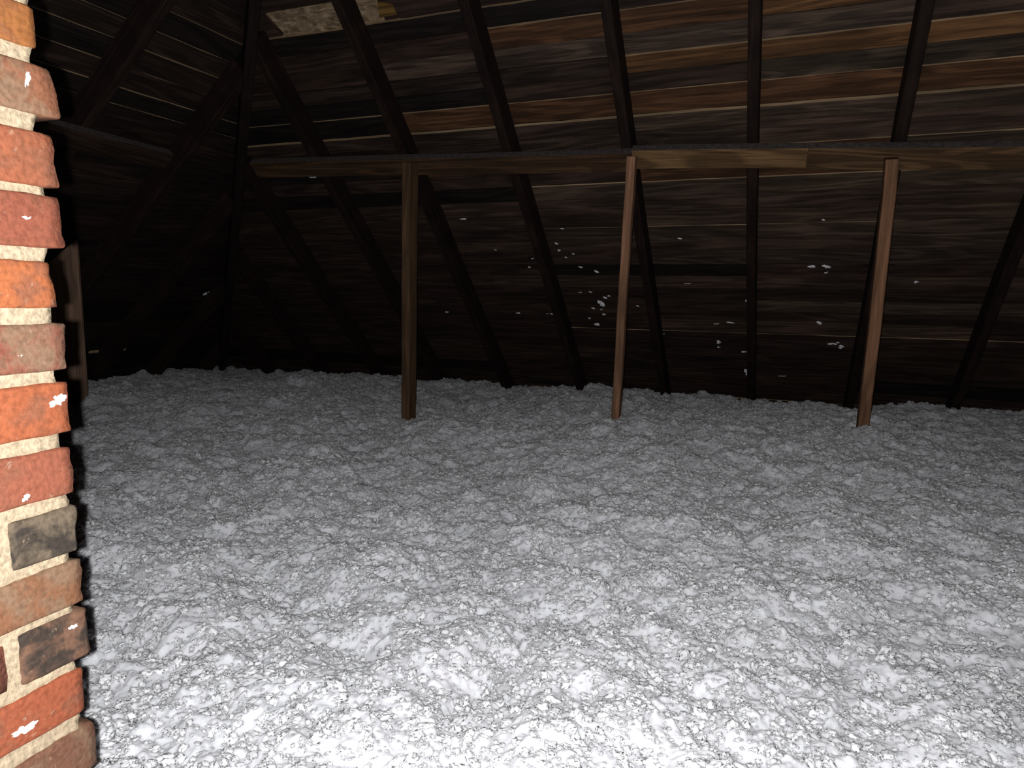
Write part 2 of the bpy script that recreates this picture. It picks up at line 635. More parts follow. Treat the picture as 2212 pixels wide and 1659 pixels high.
def deck_left():
    z = lambda s: s * math.sin(ALL)
    vs = []
    for off in (-DK, -DK - 0.02):
        for (y, s) in ((-1.3, -0.3), (hip_y(z(-0.3)), -0.3), (hip_y(z(S_TOP + .1)), S_TOP + .1), (-1.3, S_TOP + .1)):
            vs.append(l_frame(y, s, off) @ Vector((0, 0, 0)))
    return mesh('ceiling', vs, [(3, 2, 1, 0), (4, 5, 6, 7), (0, 1, 5, 4), (1, 2, 6, 5), (2, 3, 7, 6), (3, 0, 4, 7)])


CEIL = tag(link('ceiling', deck_back(), M_FELT), 'rear roof slope sheathed in dark horizontal boards', 'roof slope', kind='structure')
CEIL2 = tag(link('ceiling', deck_left(), M_FELT), 'dim hip-end roof slope behind the brick chimney', 'roof slope', kind='structure')


def plank(parent, frame, a_lo, a_hi, b_lo, b_hi, s0, s1, off, color, pale, seed, torn=0.0, thick=0.022):
    """One sheathing board. a/b: start and end along the eave at its lower and upper edge."""
    g = random.Random(seed)
    n = max(3, int(abs(b_lo - a_lo) / 0.09))
    x_mid, s_mid = (a_lo + b_lo) / 2, (s0 + s1) / 2
    vs, fs, mi = [], [], []
    e0 = e1 = 0.0
    for i in range(n + 1):
        t = i / n
        xl, xu = a_lo + (b_lo - a_lo) * t, a_hi + (b_hi - a_hi) * t
        e0 = 0.6 * e0 + g.uniform(-1, 1) * 0.0012
        e1 = 0.6 * e1 + g.uniform(-1, 1) * 0.0019
        if torn and i == n:
            xu -= torn
        vs += [(xl - x_mid, s0 + e0 - s_mid, 0), (xu - x_mid, s1 + e1 - s_mid, 0),
               (xu - x_mid, s1 + e1 - s_mid, thick), (xl - x_mid, s0 + e0 - s_mid, thick)]
    for i in range(n):
        k = 4 * i
        fs += [(k, k + 1, k + 5, k + 4), (k + 1, k + 2, k + 6, k + 5), (k + 2, k + 3, k + 7, k + 6), (k + 3, k, k + 4, k + 7)]
        mi += [0, 1, 0, 0]
    fs += [(3, 2, 1, 0), (4 * n, 4 * n + 1, 4 * n + 2, 4 * n + 3)]
    mi += [0, 1]
    me = mesh('plank', vs, fs, mi)
    o = link('plank', me, [M_DECK, M_EDGE if pale else M_RAFT], parent, frame(x_mid, s_mid, off), color)
    return o


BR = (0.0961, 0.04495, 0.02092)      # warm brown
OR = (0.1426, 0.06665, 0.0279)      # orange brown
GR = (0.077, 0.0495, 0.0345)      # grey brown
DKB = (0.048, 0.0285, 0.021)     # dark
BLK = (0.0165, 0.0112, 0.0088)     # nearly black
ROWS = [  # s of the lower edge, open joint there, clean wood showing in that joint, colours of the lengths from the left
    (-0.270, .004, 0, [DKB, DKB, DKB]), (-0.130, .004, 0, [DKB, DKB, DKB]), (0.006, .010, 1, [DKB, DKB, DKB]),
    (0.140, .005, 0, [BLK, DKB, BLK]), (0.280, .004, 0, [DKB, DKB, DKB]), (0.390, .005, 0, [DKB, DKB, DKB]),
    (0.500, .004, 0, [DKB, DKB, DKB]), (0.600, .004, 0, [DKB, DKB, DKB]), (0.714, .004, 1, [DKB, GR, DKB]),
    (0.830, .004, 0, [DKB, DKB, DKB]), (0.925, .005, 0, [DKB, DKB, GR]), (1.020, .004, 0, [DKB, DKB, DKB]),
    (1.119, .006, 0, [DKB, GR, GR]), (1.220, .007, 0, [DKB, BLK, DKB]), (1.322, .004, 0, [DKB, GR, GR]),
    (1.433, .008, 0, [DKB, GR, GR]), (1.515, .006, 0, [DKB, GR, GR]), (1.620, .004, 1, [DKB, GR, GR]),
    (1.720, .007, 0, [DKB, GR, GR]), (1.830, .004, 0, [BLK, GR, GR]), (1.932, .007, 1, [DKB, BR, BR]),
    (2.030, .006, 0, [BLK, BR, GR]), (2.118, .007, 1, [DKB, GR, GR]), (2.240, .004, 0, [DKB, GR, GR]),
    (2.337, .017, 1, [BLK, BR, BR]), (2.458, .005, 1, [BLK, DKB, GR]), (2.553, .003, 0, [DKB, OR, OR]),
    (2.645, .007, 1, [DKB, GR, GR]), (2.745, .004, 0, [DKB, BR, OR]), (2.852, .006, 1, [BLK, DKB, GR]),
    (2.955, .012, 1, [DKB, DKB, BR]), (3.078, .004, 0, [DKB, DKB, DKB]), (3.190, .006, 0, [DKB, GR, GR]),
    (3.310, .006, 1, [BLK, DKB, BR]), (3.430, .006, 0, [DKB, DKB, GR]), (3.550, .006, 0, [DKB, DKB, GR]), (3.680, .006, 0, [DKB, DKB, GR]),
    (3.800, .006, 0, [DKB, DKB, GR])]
RAFT_X = [-4.47, -3.86, -3.25, -2.665, -2.065, -1.432, -0.800, -0.198, 0.420, 1.022, 1.632]
EDGE_C = (0.58, 0.40, 0.23)
sA, cA = math.sin(AL), math.cos(AL)
for k, (s0, _gap, _pale, cols) in enumerate(ROWS):
    nxt = ROWS[k + 1] if k + 1 < len(ROWS) else (S_TOP, 0.004, 0, [])
    s1, pale = nxt[0] - nxt[1], nxt[2]
    xl, xu = hip_x(s0 * sA), hip_x(s1 * sA)
    j1 = RAFT_X[4 + (k * 7 + 3) % 3]
    j2 = RAFT_X[7 + (k * 5 + 1) % 3]
    cuts = [(xl, xu), (j1, j1), (j2, j2), (X1, X1)]
    if abs(s0 - 2.955) < 1e-6:
        # broken-out length: strand board shows in the opening
        cuts = [(xl, xu), (-2.555, -2.555), None, (-1.93, -1.93), (j2, j2), (X1, X1)]
        cols = [DKB, None, DKB, DKB, BR]
    jj = 0
    for c in range(len(cuts) - 1):
        A, B = cuts[c], cuts[c + 1]
        if A is None or B is None:
            continue
        vary = rnd.uniform(0.85, 1.2)
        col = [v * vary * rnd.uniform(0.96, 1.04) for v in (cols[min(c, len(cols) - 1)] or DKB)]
        g0 = 0.0015 if c else 0
        ofs = rnd.uniform(-0.003, 0.003)
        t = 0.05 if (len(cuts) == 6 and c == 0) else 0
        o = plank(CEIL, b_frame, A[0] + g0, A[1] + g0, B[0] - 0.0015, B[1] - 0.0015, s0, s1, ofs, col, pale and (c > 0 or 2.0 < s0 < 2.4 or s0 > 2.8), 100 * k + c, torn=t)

# clean edges are lighter: their own colour, not the face's
def edge_tint():
    nt = M_EDGE.node_tree
    b = nt.nodes['Principled BSDF']
    src = b.inputs['Base Color'].links[0].from_node
    s = src.inputs[7]
    for l in list(s.links):
        nt.links.remove(l)
    s.default_value = (*EDGE_C, 1)


edge_tint()

# strand board in the opening (two sheets meeting at a seam) and an ochre splinter
for (xa, xb, o_) in ((-2.70, -2.365, -0.0235), (-2.362, -1.86, -0.0225)):
    sm, xm = 3.015, (xa + xb) / 2
    w, hgt, t = (xb - xa) / 2, 0.085, 0.0055
    vs = [(-w, -hgt, -t), (w, -hgt, -t), (w, hgt, -t), (-w, hgt, -t), (-w, -hgt, t), (w, -hgt, t), (w, hgt, t), (-w, hgt, t)]
    o = link('strand_board', mesh('strand_board', vs, [(3, 2, 1, 0), (4, 5, 6, 7), (0, 1, 5, 4), (1, 2, 6, 5), (2, 3, 7, 6), (3, 0, 4, 7)]),
             M_OSB, CEIL, b_frame(xm, sm, o_ - 0.004))
    o['label'] = 'pale strand board showing where a roof board is missing'
vs = [(-.045, -.03, 0), (.055, -.028, 0), (.05, .02, 0), (-.02, .045, 0), (-.045, -.03, .008), (.055, -.028, .008), (.05, .02, .008), (-.02, .045, .008)]
o = link('board_splinter', mesh('board_splinter', vs, [(3, 2, 1, 0), (4, 5, 6, 7), (0, 1, 5, 4), (1, 2, 6, 5), (2, 3, 7, 6), (3, 0, 4, 7)]),
         M_DECK, CEIL, b_frame(-1.905, 3.005, 0.012), (0.20, 0.11, 0.03))
o['label'] = 'ochre splinter of broken board beside the strand board'

# hip-end slope boards
sB = math.sin(ALL)
rs_l = [-0.26, -0.14, -0.02, 0.10, 0.22, 0.383, 0.50, 0.61, 0.73, 0.85, 0.96, 1.08, 1.20, 1.32, 1.43, 1.55, 1.67, 1.79, 1.91, 2.02,
        2.14, 2.24, 2.36, 2.44, 2.525, 2.628, 2.745, 2.868, 2.98, 3.10, 3.21, 3.33, 3.45, 3.57, 3.69, 3.81, 3.93]
pale_l = {2.525: .004, 2.628: .0055, 2.745: .003, 2.868: .005, 2.98: .003, 3.10: .004}
LRAF_Y = [1.24, 1.86, 2.485, 3.125, 3.735, 4.34, 4.92]
for k, s0 in enumerate(rs_l[:-1]):
    nx = rs_l[k + 1]
    gap = pale_l.get(nx, 0.003)
    s1 = nx - gap
    ye_l, ye_u = hip_y(s0 * sB), hip_y(s1 * sB)
    j = LRAF_Y[1 + (k * 5) % 3]
    for c, (A, B) in enumerate((((-1.3, -1.3), (j, j)), ((j, j), (ye_l, ye_u)))):
        if B[0] - A[0] < 0.15:
            continue
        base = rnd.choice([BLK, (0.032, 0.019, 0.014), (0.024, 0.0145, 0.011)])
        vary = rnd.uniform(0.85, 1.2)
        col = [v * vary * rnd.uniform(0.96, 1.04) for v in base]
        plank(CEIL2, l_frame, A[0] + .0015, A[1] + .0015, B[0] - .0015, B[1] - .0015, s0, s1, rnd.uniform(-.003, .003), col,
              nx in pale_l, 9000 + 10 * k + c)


# short pale batten left on the hip-end boards near the floor
vs, fs = [], []
hb, hs, ht = 0.15, 0.011, 0.006
vs = [(-hb, -hs, -ht), (hb, -hs * 0.6, -ht), (hb, hs, -ht), (-hb, hs * 0.7, -ht), (-hb, -hs, ht), (hb, -hs * 0.6, ht), (hb, hs, ht), (-hb, hs * 0.7, ht)]
o = link('batten', mesh('batten', vs, [(3, 2, 1, 0), (4, 5, 6, 7), (0, 1, 5, 4), (1, 2, 6, 5), (2, 3, 7, 6), (3, 0, 4, 7)]),
         M_EDGE, CEIL2, l_frame(3.79, 0.392, 0.010))
o['label'] = 'short pale batten near the floor'

# ------------------------------------------------------------------ rafters
def warped_box(name, lx, ly, lz, seed, n=8, axis=1, wob=0.003, mats=None):
    """Sawn timber: box along `axis` cut into n lengths whose sections wander a little; arrises eased."""
    g = random.Random(seed)
    half = [lx / 2, ly / 2, lz / 2]
    oa = [i for i in range(3) if i != axis]
    e = 0.004
    hx, hy = half[oa[0]], half[oa[1]]
    prof = [(-hx + e, -hy), (hx - e, -hy), (hx, -hy + e), (hx, hy - e), (hx - e, hy), (-hx + e, hy), (-hx, hy - e), (-hx, -hy + e)]
    vs, fs, mi = [], [], []
    dx = dy = 0
    for i in range(n + 1):
        dx = dx * .7 + g.uniform(-1, 1) * wob
        dy = dy * .7 + g.uniform(-1, 1) * wob
        p = -half[axis] + 2 * half[axis] * i / n
        for (a_, b_) in prof:
            v = [0, 0, 0]
            v[axis] = p
            v[oa[0]] = a_ + dx * (0 < i < n)
            v[oa[1]] = b_ + dy * 0.4 * (0 < i < n)
            vs.append(v)
    flip = axis == 1
    for i in range(n):
        for j in range(8):
            a_, b_ = 8 * i + j, 8 * i + (j + 1) % 8
            q = (a_, b_, b_ + 8, a_ + 8)
            fs.append(q[::-1] if flip else q)
            mi.append(j)
    c0, c1 = tuple(range(8)), tuple(range(8 * n, 8 * n + 8))
    fs += [c0 if flip else c0[::-1], c1[::-1] if flip else c1]
    mi += [8, 9]
    return vs, fs, mi


RC = (0.020, 0.010, 0.007)
RAF_LABEL = [
    'short jack rafter deep in the far left corner under the hip',
    'second dim jack rafter from the far left corner under the hip',
    'third dim jack rafter from the far left corner under the hip',
    'slanting dark rafter meeting the hip just left of the strand board patch',
    'dark rafter crossing between the two pieces of strand board and behind the thick left post',
    'dark rafter crossing the purlin midway between the left and middle posts',
    'dark rafter passing just right of the middle post',
    'dark rafter standing upright in view between the middle and right posts',
    'dark rafter meeting the purlin just above the right post',
    'dim rafter lowest at the right edge, right of the right post',
    'rafter last to the right on the rear slope']
S_LO = -0.24
for k, x in enumerate(RAFT_X):
    zt = (x - RAFT_W / 2 - XL) / KL
    s_hi = min(S_TOP - 0.02, zt / sA - 0.02 - (0.06 if zt / sA < S_TOP else 0))
    Ln = s_hi - S_LO
    vs, fs, mi = warped_box('rafter', RAFT_W, Ln, RAFT_D, 40 + k, n=10, axis=1)
    o = link('rafter', mesh('rafter', vs, fs), M_RAFT, None, b_frame(x, (s_hi + S_LO) / 2, RAFT_D / 2 + 0.0045), RC)
    tag(o, RAF_LABEL[k], 'rafter', 'rafters of the rear slope')
LRL = ['hip-end rafter nearest the camera, behind the chimney', 'hip-end rafter close behind the top of the chimney',
       'faint hip-end rafter slanting down to the chimney top at upper left',
       'faint hip-end rafter slanting down left from the top of the hip',
       'short hip-end jack rafter just left of the hip', 'shorter hip-end jack rafter low beside the hip',
       'shortest hip-end jack rafter in the far left corner']
for k, y in enumerate(LRAF_Y):
    zt = (YE - y - RAFT_W / 2) * math.tan(AL)
    s_hi = min(S_TOP, zt / sB - 0.08)
    Ln = s_hi - S_LO
    vs, fs, mi = warped_box('rafter', RAFT_W, Ln, RAFT_D, 70 + k, n=10, axis=1)
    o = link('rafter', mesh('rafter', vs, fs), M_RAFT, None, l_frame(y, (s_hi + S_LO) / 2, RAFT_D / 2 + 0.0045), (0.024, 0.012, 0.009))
    tag(o, LRL[k], 'rafter', 'rafters of the hip-end slope')
# hip rafter
p0 = Vector((hip_x(-0.12), hip_y(-0.12), -0.12))
p1 = Vector((hip_x(2.72), hip_y(2.72), 2.72))
d = (p1 - p0).normalized()
nrm = (Vector(NB) + Vector(NL))
nrm = (nrm - d * nrm.dot(d)).normalized()
sd = d.cross(nrm)
mw = Matrix((( sd.x, d.x, nrm.x, 0), (sd.y, d.y, nrm.y, 0), (sd.z, d.z, nrm.z, 0), (0, 0, 0, 1)))
mid = (p0 + p1) / 2 - nrm * 0.10
mw.translation = mid
vs, fs, mi = warped_box('hip_rafter', 0.055, (p1 - p0).length, 0.17, 88, n=10, axis=1)
tag(link('hip_rafter', mesh('hip_rafter', vs, fs), M_RAFT, None, mw, (0.016, 0.009, 0.007)),
    'dark hip rafter where the two roof slopes meet at left', 'rafter')


# ------------------------------------------------------------------ purlins under the rafters
def beam(name, A, B, n_out, width, thick, color, seed, top_dust=True, mat=M_PURL):
    """Flat timber from A to B (centre line); its wide face lies parallel to the slope."""
    A, B = Vector(A), Vector(B)
    x = (B - A).normalized()
    z = Vector(n_out)
    z = (z - x * z.dot(x)).normalized()
    y = z.cross(x)
    m = Matrix(((x.x, y.x, z.x, 0), (x.y, y.y, z.y, 0), (x.z, y.z, z.z, 0), (0, 0, 0, 1)))
    m.translation = (A + B) / 2
    vs, fs, mi = warped_box(name, (B - A).length, width, thick, seed, n=8, axis=0, wob=0.0025)
    # section runs in (y, z): side 2 lies on +y, side 6 on -y; dust lies on the one facing up
    up = 2 if y.z > 0 else 6
    mm = [1 if (top_dust and j == up) else 0 for j in mi]
    return link(name, mesh(name, vs, fs, mm), [mat, M_DUST], None, m, color)


def purl_pt(px, py, off=0.155):
    return on_back(px, py, off)


PO = RAFT_D + 0.0045 + 0.0255


def bpt(x, s, off):
    return b_frame(x, s, off) @ Vector((0, 0, 0))


def s_of(px, py, off):
    p = on_back(px, py, off)
    return p[0], (p[2] + off * math.cos(AL)) / sA


PW = 0.108
xa, sa = s_of(545, 351, 0.18)
xb, sb = s_of(1362, 331, 0.18)
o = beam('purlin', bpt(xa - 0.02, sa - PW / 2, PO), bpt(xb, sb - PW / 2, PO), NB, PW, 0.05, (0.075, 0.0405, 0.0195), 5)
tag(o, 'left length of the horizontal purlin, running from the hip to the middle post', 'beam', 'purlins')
xc, sc_ = s_of(1363, 325, 0.18)
xd, sd_ = s_of(1745, 320, 0.18)
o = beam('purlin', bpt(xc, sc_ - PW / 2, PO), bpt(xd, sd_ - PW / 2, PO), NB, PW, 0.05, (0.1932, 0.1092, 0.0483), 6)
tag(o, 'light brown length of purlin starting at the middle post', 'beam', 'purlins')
xe, se = s_of(1745.2, 320.5, 0.18)
xf, sf = s_of(2212, 316, 0.18)
xg = X1 - 0.1
sg = sf + (sf - se) / (xf - xe) * (xg - xf)
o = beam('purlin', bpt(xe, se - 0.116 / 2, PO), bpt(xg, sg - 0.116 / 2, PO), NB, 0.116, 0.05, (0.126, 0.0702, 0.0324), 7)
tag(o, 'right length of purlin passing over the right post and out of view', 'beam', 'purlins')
# hip-end purlin
pa, pb = on_left(150, 275, 0.18), on_left(375, 335, 0.18)
s_l = lambda p, off: (p[2] + off * math.cos(ALL)) / sB
ya, yb = pa[1], pb[1]
s_a, s_b = s_l(pa, .18), s_l(pb, .18)
lp = lambda y, s_, off: l_frame(y, s_, off) @ Vector((0, 0, 0))
y_st = 0.6
s_st = s_a + (s_b - s_a) / (yb - ya) * (y_st - ya)
Af, Bf = lp(yb, s_b - .055, PO), lp(y_st, s_st - .055, PO)
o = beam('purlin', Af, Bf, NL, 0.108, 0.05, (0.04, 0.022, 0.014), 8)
# the up-slope edge of this one is on the other side of the frame
tag(o, 'dim purlin on the hip-end slope, ending right of the chimney', 'beam', 'purlins')


# ------------------------------------------------------------------ posts
def post(label, top, bot, wx, wy, color, seed):
    top, bot = Vector(top), Vector(bot)
    z = (top - bot).normalized()
    y = Vector((0, 1, 0))
    y = (y - z * y.dot(z)).normalized()
    x = y.cross(z)
    m = Matrix(((x.x, y.x, z.x, 0), (x.y, y.y, z.y, 0), (x.z, y.z, z.z, 0), (0, 0, 0, 1)))
    m.translation = (top + bot) / 2
    vs, fs, mi = warped_box('post', wx, wy, (top - bot).length, seed, n=10, axis=2, wob=0.0022)
    o = link('post', mesh('post', vs, fs), M_POST, None, m, color)
    tag(o, label, 'post', 'posts holding up the purlin')
    return o


def ext(top, bot, e=0.22):
    top, bot = Vector(top), Vector(bot)
    return bot + (bot - top).normalized() * e


POSTS = [  # label, top px, base px, y top, y base, wx, wy, colour
    ('thick left post with two faces in view, dark knots down its front', (886, 352), (882, 884), 3.415, 3.60, .051, .092, (0.1062, 0.0595, 0.0306)),
    ('slender reddish middle post under the purlin joint', (1365, 338), (1330, 911), 3.445, 3.68, .043, .050, (0.2625, 0.1348, 0.077)),
    ('right post, leaning, with a heap of white insulation at its foot', (1926, 342), (1863, 930), 3.475, 3.86, .052, .080, (0.224, 0.112, 0.0608))]
for k, (lb, tp, bp_, yt, yb_, wx, wy, c) in enumerate(POSTS):
    t_, b_ = at_y(*tp, yt), at_y(*bp_, yb_)
    post(lb, t_, ext(t_, b_), wx, wy, c, 20 + k)

# plank standing behind the chimney
pr_t, pr_b = at_y(167, 515, 2.965), at_y(190, 880, 2.965)
# board faces the camera: right edge at the measured place
ex = Vector((R_[0], R_[1], 0)).normalized()
fw = Vector((-ex.y, ex.x, 0))
wd_, tk_ = 0.26, 0.024
cb = Vector(((pr_t[0] + pr_b[0]) / 2, 2.965, 0)) - ex * wd_ / 2
zt, zb = float(pr_t[2]), -0.14
m = Matrix(((ex.x, fw.x, 0, cb.x), (ex.y, fw.y, 0, cb.y), (0, 0, 1, (zt + zb) / 2), (0, 0, 0, 1)))
vs, fs, mi = warped_box('plank_upright', wd_, tk_, zt - zb, 33, n=8, axis=2, wob=0.0015)
tag(link('upright_plank', mesh('upright_plank', vs, fs), M_POST, None, m, (0.30, 0.185, 0.125)),
    'wide pale plank standing upright in the insulation behind the chimney edge', 'plank')

# ------------------------------------------------------------------ brick chimney
RHO = 0.95
XC = -0.8125 * RHO           # plane of the face in view
cpt = lambda px, py: C_ + ray(px, py) * (XC / ray(px, py)[0])
CH = 0.0714
DX = 0.41                    # size across
YF = 0.560                   # mean far corner
YN = YF - 0.41


def lin(c):
    return tuple(((v / 255 + 0.055) / 1.055) ** 2.4 if v > 10 else v / 255 / 12.92 for v in c)


def rounded_brick(lx, ly, lz, seed, cuts=2, rad=0.006, amp=0.0018, top_y=0.0, bot_y=0.0):
    bm = bmesh.new()
    bmesh.ops.create_cube(bm, size=2.0)
    bmesh.ops.subdivide_edges(bm, edges=bm.edges[:], cuts=cuts, use_grid_fill=True)
    hx, hy, hz = lx / 2, ly / 2, lz / 2
    off = Vector((seed * 3.7, seed * 1.3, seed * 2.1))
    for v in bm.verts:
        # pull the outer rings of the grid close to the arris so that it rounds off crisply
        q = Vector([math.copysign(abs(c) ** 0.6, c) for c in v.co]) if cuts > 2 else v.co.copy()
        p = Vector((q.x * hx, q.y * hy, q.z * hz))
        ins = Vector((max(-hx + rad, min(hx - rad, p.x)), max(-hy + rad, min(hy - rad, p.y)), max(-hz + rad, min(hz - rad, p.z))))
        dlt = p - ins
        if dlt.length > 1e-9:
            p = ins + dlt.normalized() * rad
        nz = noise.noise(p * 45 + off) * amp + noise.noise(p * 130 + off) * amp * 0.5
        p += (p.normalized()) * nz * 1.6
        if p.y > 0:                       # broken / worn far end
            t = (p.z / hz + 1) / 2
            w = (p.y / hy) ** 4
            p.y += (bot_y * (1 - t) + top_y * t) * w
            p.y += noise.noise(Vector((p.z * 60, p.x * 25, seed))) * amp * 1.8 * w
        v.co = p
    me = bpy.data.meshes.new('brick')
    bm.to_mesh(me)
    bm.free()
    me.polygons.foreach_set('use_smooth', [True] * len(me.polygons))
    return me


BRICKS = [  # top px, bottom px at the corner; corner px at top / bottom; header?; colour; material
    (14, 108, 76, 80, 0, (206, 132, 74), 'b'),
    (146, 262, 112, 137, 0, (190, 125, 92), 't'),
    (290, 410, 118, 131, 0, (208, 124, 88), 'b'),
    (424, 540, 132, 142, 0, (190, 110, 84), 'b'),
    (563, 667, 107, 129, 0, (228, 134, 84), 'b'),
    (696, 800, 140, 151, 0, (178, 108, 86), 't'),
    (822, 934, 147, 159, 0, (218, 124, 82), 'b'),
    (962, 1066, 156, 166, 0, (200, 118, 90), 'b'),
    (1088, 1190, 166, 170, 1, (150, 132, 110), 's'),
    (1203, 1300, 179, 184, 0, (178, 124, 90), 't'),
    (1310, 1412, 186, 198, 1, (160, 120, 96), 's'),
    (1440, 1536, 178, 187, 0, (210, 116, 80), 'b'),
    (1554, 1652, 205, 213, 0, (160, 112, 88), 't')]
BMAT = {'b': M_BRICK, 't': M_BRICKT, 's': M_BRICKS}
chim = bpy.data.objects.new('brick_chimney', None)
COL.objects.link(chim)
chim.location = (XC - DX / 2, (YF + YN) / 2, 0)
tag(chim, 'red brick chimney with cream mortar standing close at the left edge', 'chimney')
bpy.context.view_layer.update()


def chim_part(name, me, mat, loc, color=None, rz=0.0):
    return link(name, me, mat, chim, Matrix.Translation(loc) @ Matrix.Rotation(rz, 4, 'Z'), color)


KA = 0.27                    # photo tone to surface colour of the close, bright bricks
courses = []                 # z0, z1, yfar_top, yfar_bot, header, colour, mat
for (t, b_, et, eb, hd, c, mk) in BRICKS:
    pt, pb_ = cpt(et, t), cpt(eb, b_)
    courses.append((float(pb_[2]), float(pt[2]), float(pt[1]), float(pb_[1]), hd, tuple(v * KA for v in lin(c)), mk))
zlo, zhi = courses[-1][0], courses[0][1]
z = zhi + 0.014
n_up = 0
g = random.Random(9)
pal = [(206, 124, 84), (190, 110, 84), (214, 130, 86), (176, 112, 88), (198, 118, 90)]
while z < 1.75:
    c = tuple(v * KA for v in lin(g.choice(pal)))
    courses.append((z, z + CH - 0.014, YF + g.uniform(-.006, .006), YF + g.uniform(-.006, .006), n_up % 2, c, g.choice('bbt')))
    z += CH
    n_up += 1
z = zlo - 0.014
while z > -0.2:
    c = tuple(v * KA for v in lin(g.choice(pal)))
    courses.append((z - CH + 0.014, z, YF, YF, n_up % 2, c, g.choice('bbt')))
    z -= CH
    n_up += 1
SH = [rounded_brick(0.2, 0.093, 0.057, 300 + i, cuts=2) for i in range(3)]     # long along x
SHY = [rounded_brick(0.093, 0.2, 0.057, 310 + i, cuts=2) for i in range(3)]    # long along y
J = 0.013
for i, (z0, z1, yt, yb_, hd, col, mk) in enumerate(courses):
    hz, zc = z1 - z0, (z0 + z1) / 2
    ym = YF - 0.004
    x_in = XC - DX
    visible = i < len(BRICKS)
    cuts = 7 if visible else 3
    ey = 0.082 if hd else 0.2
    ex_ = 0.2 if hd else 0.093
    me = rounded_brick(ex_, ey, hz, 50 + i, cuts=cuts, rad=0.0055, amp=0.0016, top_y=yt - ym, bot_y=yb_ - ym)
    chim_part('brick', me, BMAT[mk], (XC - ex_ / 2, ym - ey / 2, zc), col)
    # the other bricks of the course
    rc = lambda: tuple(v * KA * g.uniform(.85, 1.1) for v in lin(g.choice(pal)))
    vis_c = rc()
    rem = (ym - ey - J) - YN
    if hd:
        b1 = 0.2
        chim_part('brick', g.choice(SHY), BMAT[g.choice('bbt')], (XC - 0.0465, ym - ey - J - 0.1, zc), rc())
        y2 = ym - ey - 2 * J - 0.2
        l2 = y2 - YN
        chim_part('brick', rounded_brick(0.2, max(l2, .06), hz, 500 + i, cuts=2), M_BRICK, (XC - 0.1, y2 - max(l2, .06) / 2, zc), rc())
        chim_part('brick', g.choice(SH), M_BRICK, (x_in + 0.0985, ym - 0.0465, zc), rc())
        chim_part('brick', g.choice(SHY), M_BRICK, (x_in + 0.0465, ym - 0.093 - J - 0.1, zc), rc())
    else:
        l2 = (ym - 0.2 - J) - YN
        chim_part('brick', rounded_brick(0.093, l2, hz, 500 + i, cuts=2), BMAT[g.choice('bbt')], (XC - 0.0465, YN + l2 / 2, zc), rc())
        chim_part('brick', g.choice(SH), M_BRICK, (XC - 0.093 - J - 0.1, ym - 0.0465, zc), rc())
        chim_part('brick', g.choice(SHY), M_BRICK, (x_in + 0.0465, ym - 0.1, zc), rc())
        chim_part('brick', g.choice(SH), M_BRICK, (XC - 0.093 - J - 0.1, YN + 0.0465, zc), rc())


# mortar: rough solid core set back from the brick faces
def mortar_core():
    bm = bmesh.new()
    zmin, zmax = min(c[0] for c in courses), max(c[1] for c in courses)
    x0, x1, y0, y1 = XC - DX + .006, XC - 0.0045, YN + .006, YF - 0.020
    nx, ny, nz = 12, 50, int((zmax - zmin) / 0.006)
    def sheet(f, nu, nv, flip):
        g_ = [[bm.verts.new(f(u / nu, v / nv)) for v in range(nv + 1)] for u in range(nu + 1)]
        for u in range(nu):
            for v in range(nv):
                q = [g_[u][v], g_[u + 1][v], g_[u + 1][v + 1], g_[u][v + 1]]
                bm.faces.new(q[::-1] if flip else q)
    def P(x, y, z_):
        p = Vector((x, y, z_))
        w = 0.0022
        dx = noise.noise(p * 60) * w + noise.noise(p * 170) * w * 0.7
        dy = noise.noise(p * 60 + Vector((9, 3, 1))) * w * 2.2 + noise.noise(Vector((z_ * 22, 3, 1))) * 0.006
        return (x + dx * (1 if x > x1 - .01 else 0.3), y + (dy if y > y1 - .02 else 0), z_)
    H_ = zmax - zmin
    sheet(lambda u, v: P(x1, y0 + (y1 - y0) * u, zmin + H_ * v), ny, nz, False)
    sheet(lambda u, v: P(x1 + (x0 - x1) * u, y1, zmin + H_ * v), nx * 2, nz, False)
    sheet(lambda u, v: P(x0, y1 + (y0 - y1) * u, zmin + H_ * v), 6, 40, False)
    sheet(lambda u, v: P(x0 + (x1 - x0) * u, y0, zmin + H_ * v), 6, 40, False)
    sheet(lambda u, v: P(x0 + (x1 - x0) * u, y0 + (y1 - y0) * v, zmax), 4, 4, False)
    bmesh.ops.remove_doubles(bm, verts=bm.verts[:], dist=1e-5)
    bmesh.ops.translate(bm, verts=bm.verts[:], vec=-Vector(chim.location))
    me = bpy.data.meshes.new('mortar')
    bm.to_mesh(me)
    bm.free()
    me.polygons.foreach_set('use_smooth', [True] * len(me.polygons))
    return me


o = link('mortar', mortar_core(), M_MORTAR, chim, Matrix.Translation(chim.location))
o['label'] = 'cream lime mortar between the bricks'


# ------------------------------------------------------------------ loose tufts of insulation clinging to boards and bricks
def tuft_mesh(seed):
    bm = bmesh.new()
    g_ = random.Random(seed)
    for k_ in range(g_.randint(5, 7)):
        r_ = g_.uniform(0.2, 0.5)
        mt = Matrix.Translation((g_.uniform(-.7, .7), g_.uniform(-.6, .6), g_.uniform(-.1, .25))) @ Matrix.Diagonal((r_ * 1.3, r_, r_ * .8, 1))
        bmesh.ops.create_icosphere(bm, subdivisions=3, radius=1.0, matrix=mt)
    for v in bm.verts:
        v.co += v.co.normalized() * (noise.noise(v.co * 2.3 + Vector((seed, 0, 0))) * 0.55 + noise.noise(v.co * 6 + Vector((seed, 4, 0))) * 0.3)
    me = bpy.data.meshes.new('insulation_tuft')
    bm.to_mesh(me)
    bm.free()
    me.polygons.foreach_set('use_smooth', [True] * len(me.polygons))
    return me


TM = [tuft_mesh(s_) for s_ in range(5)]


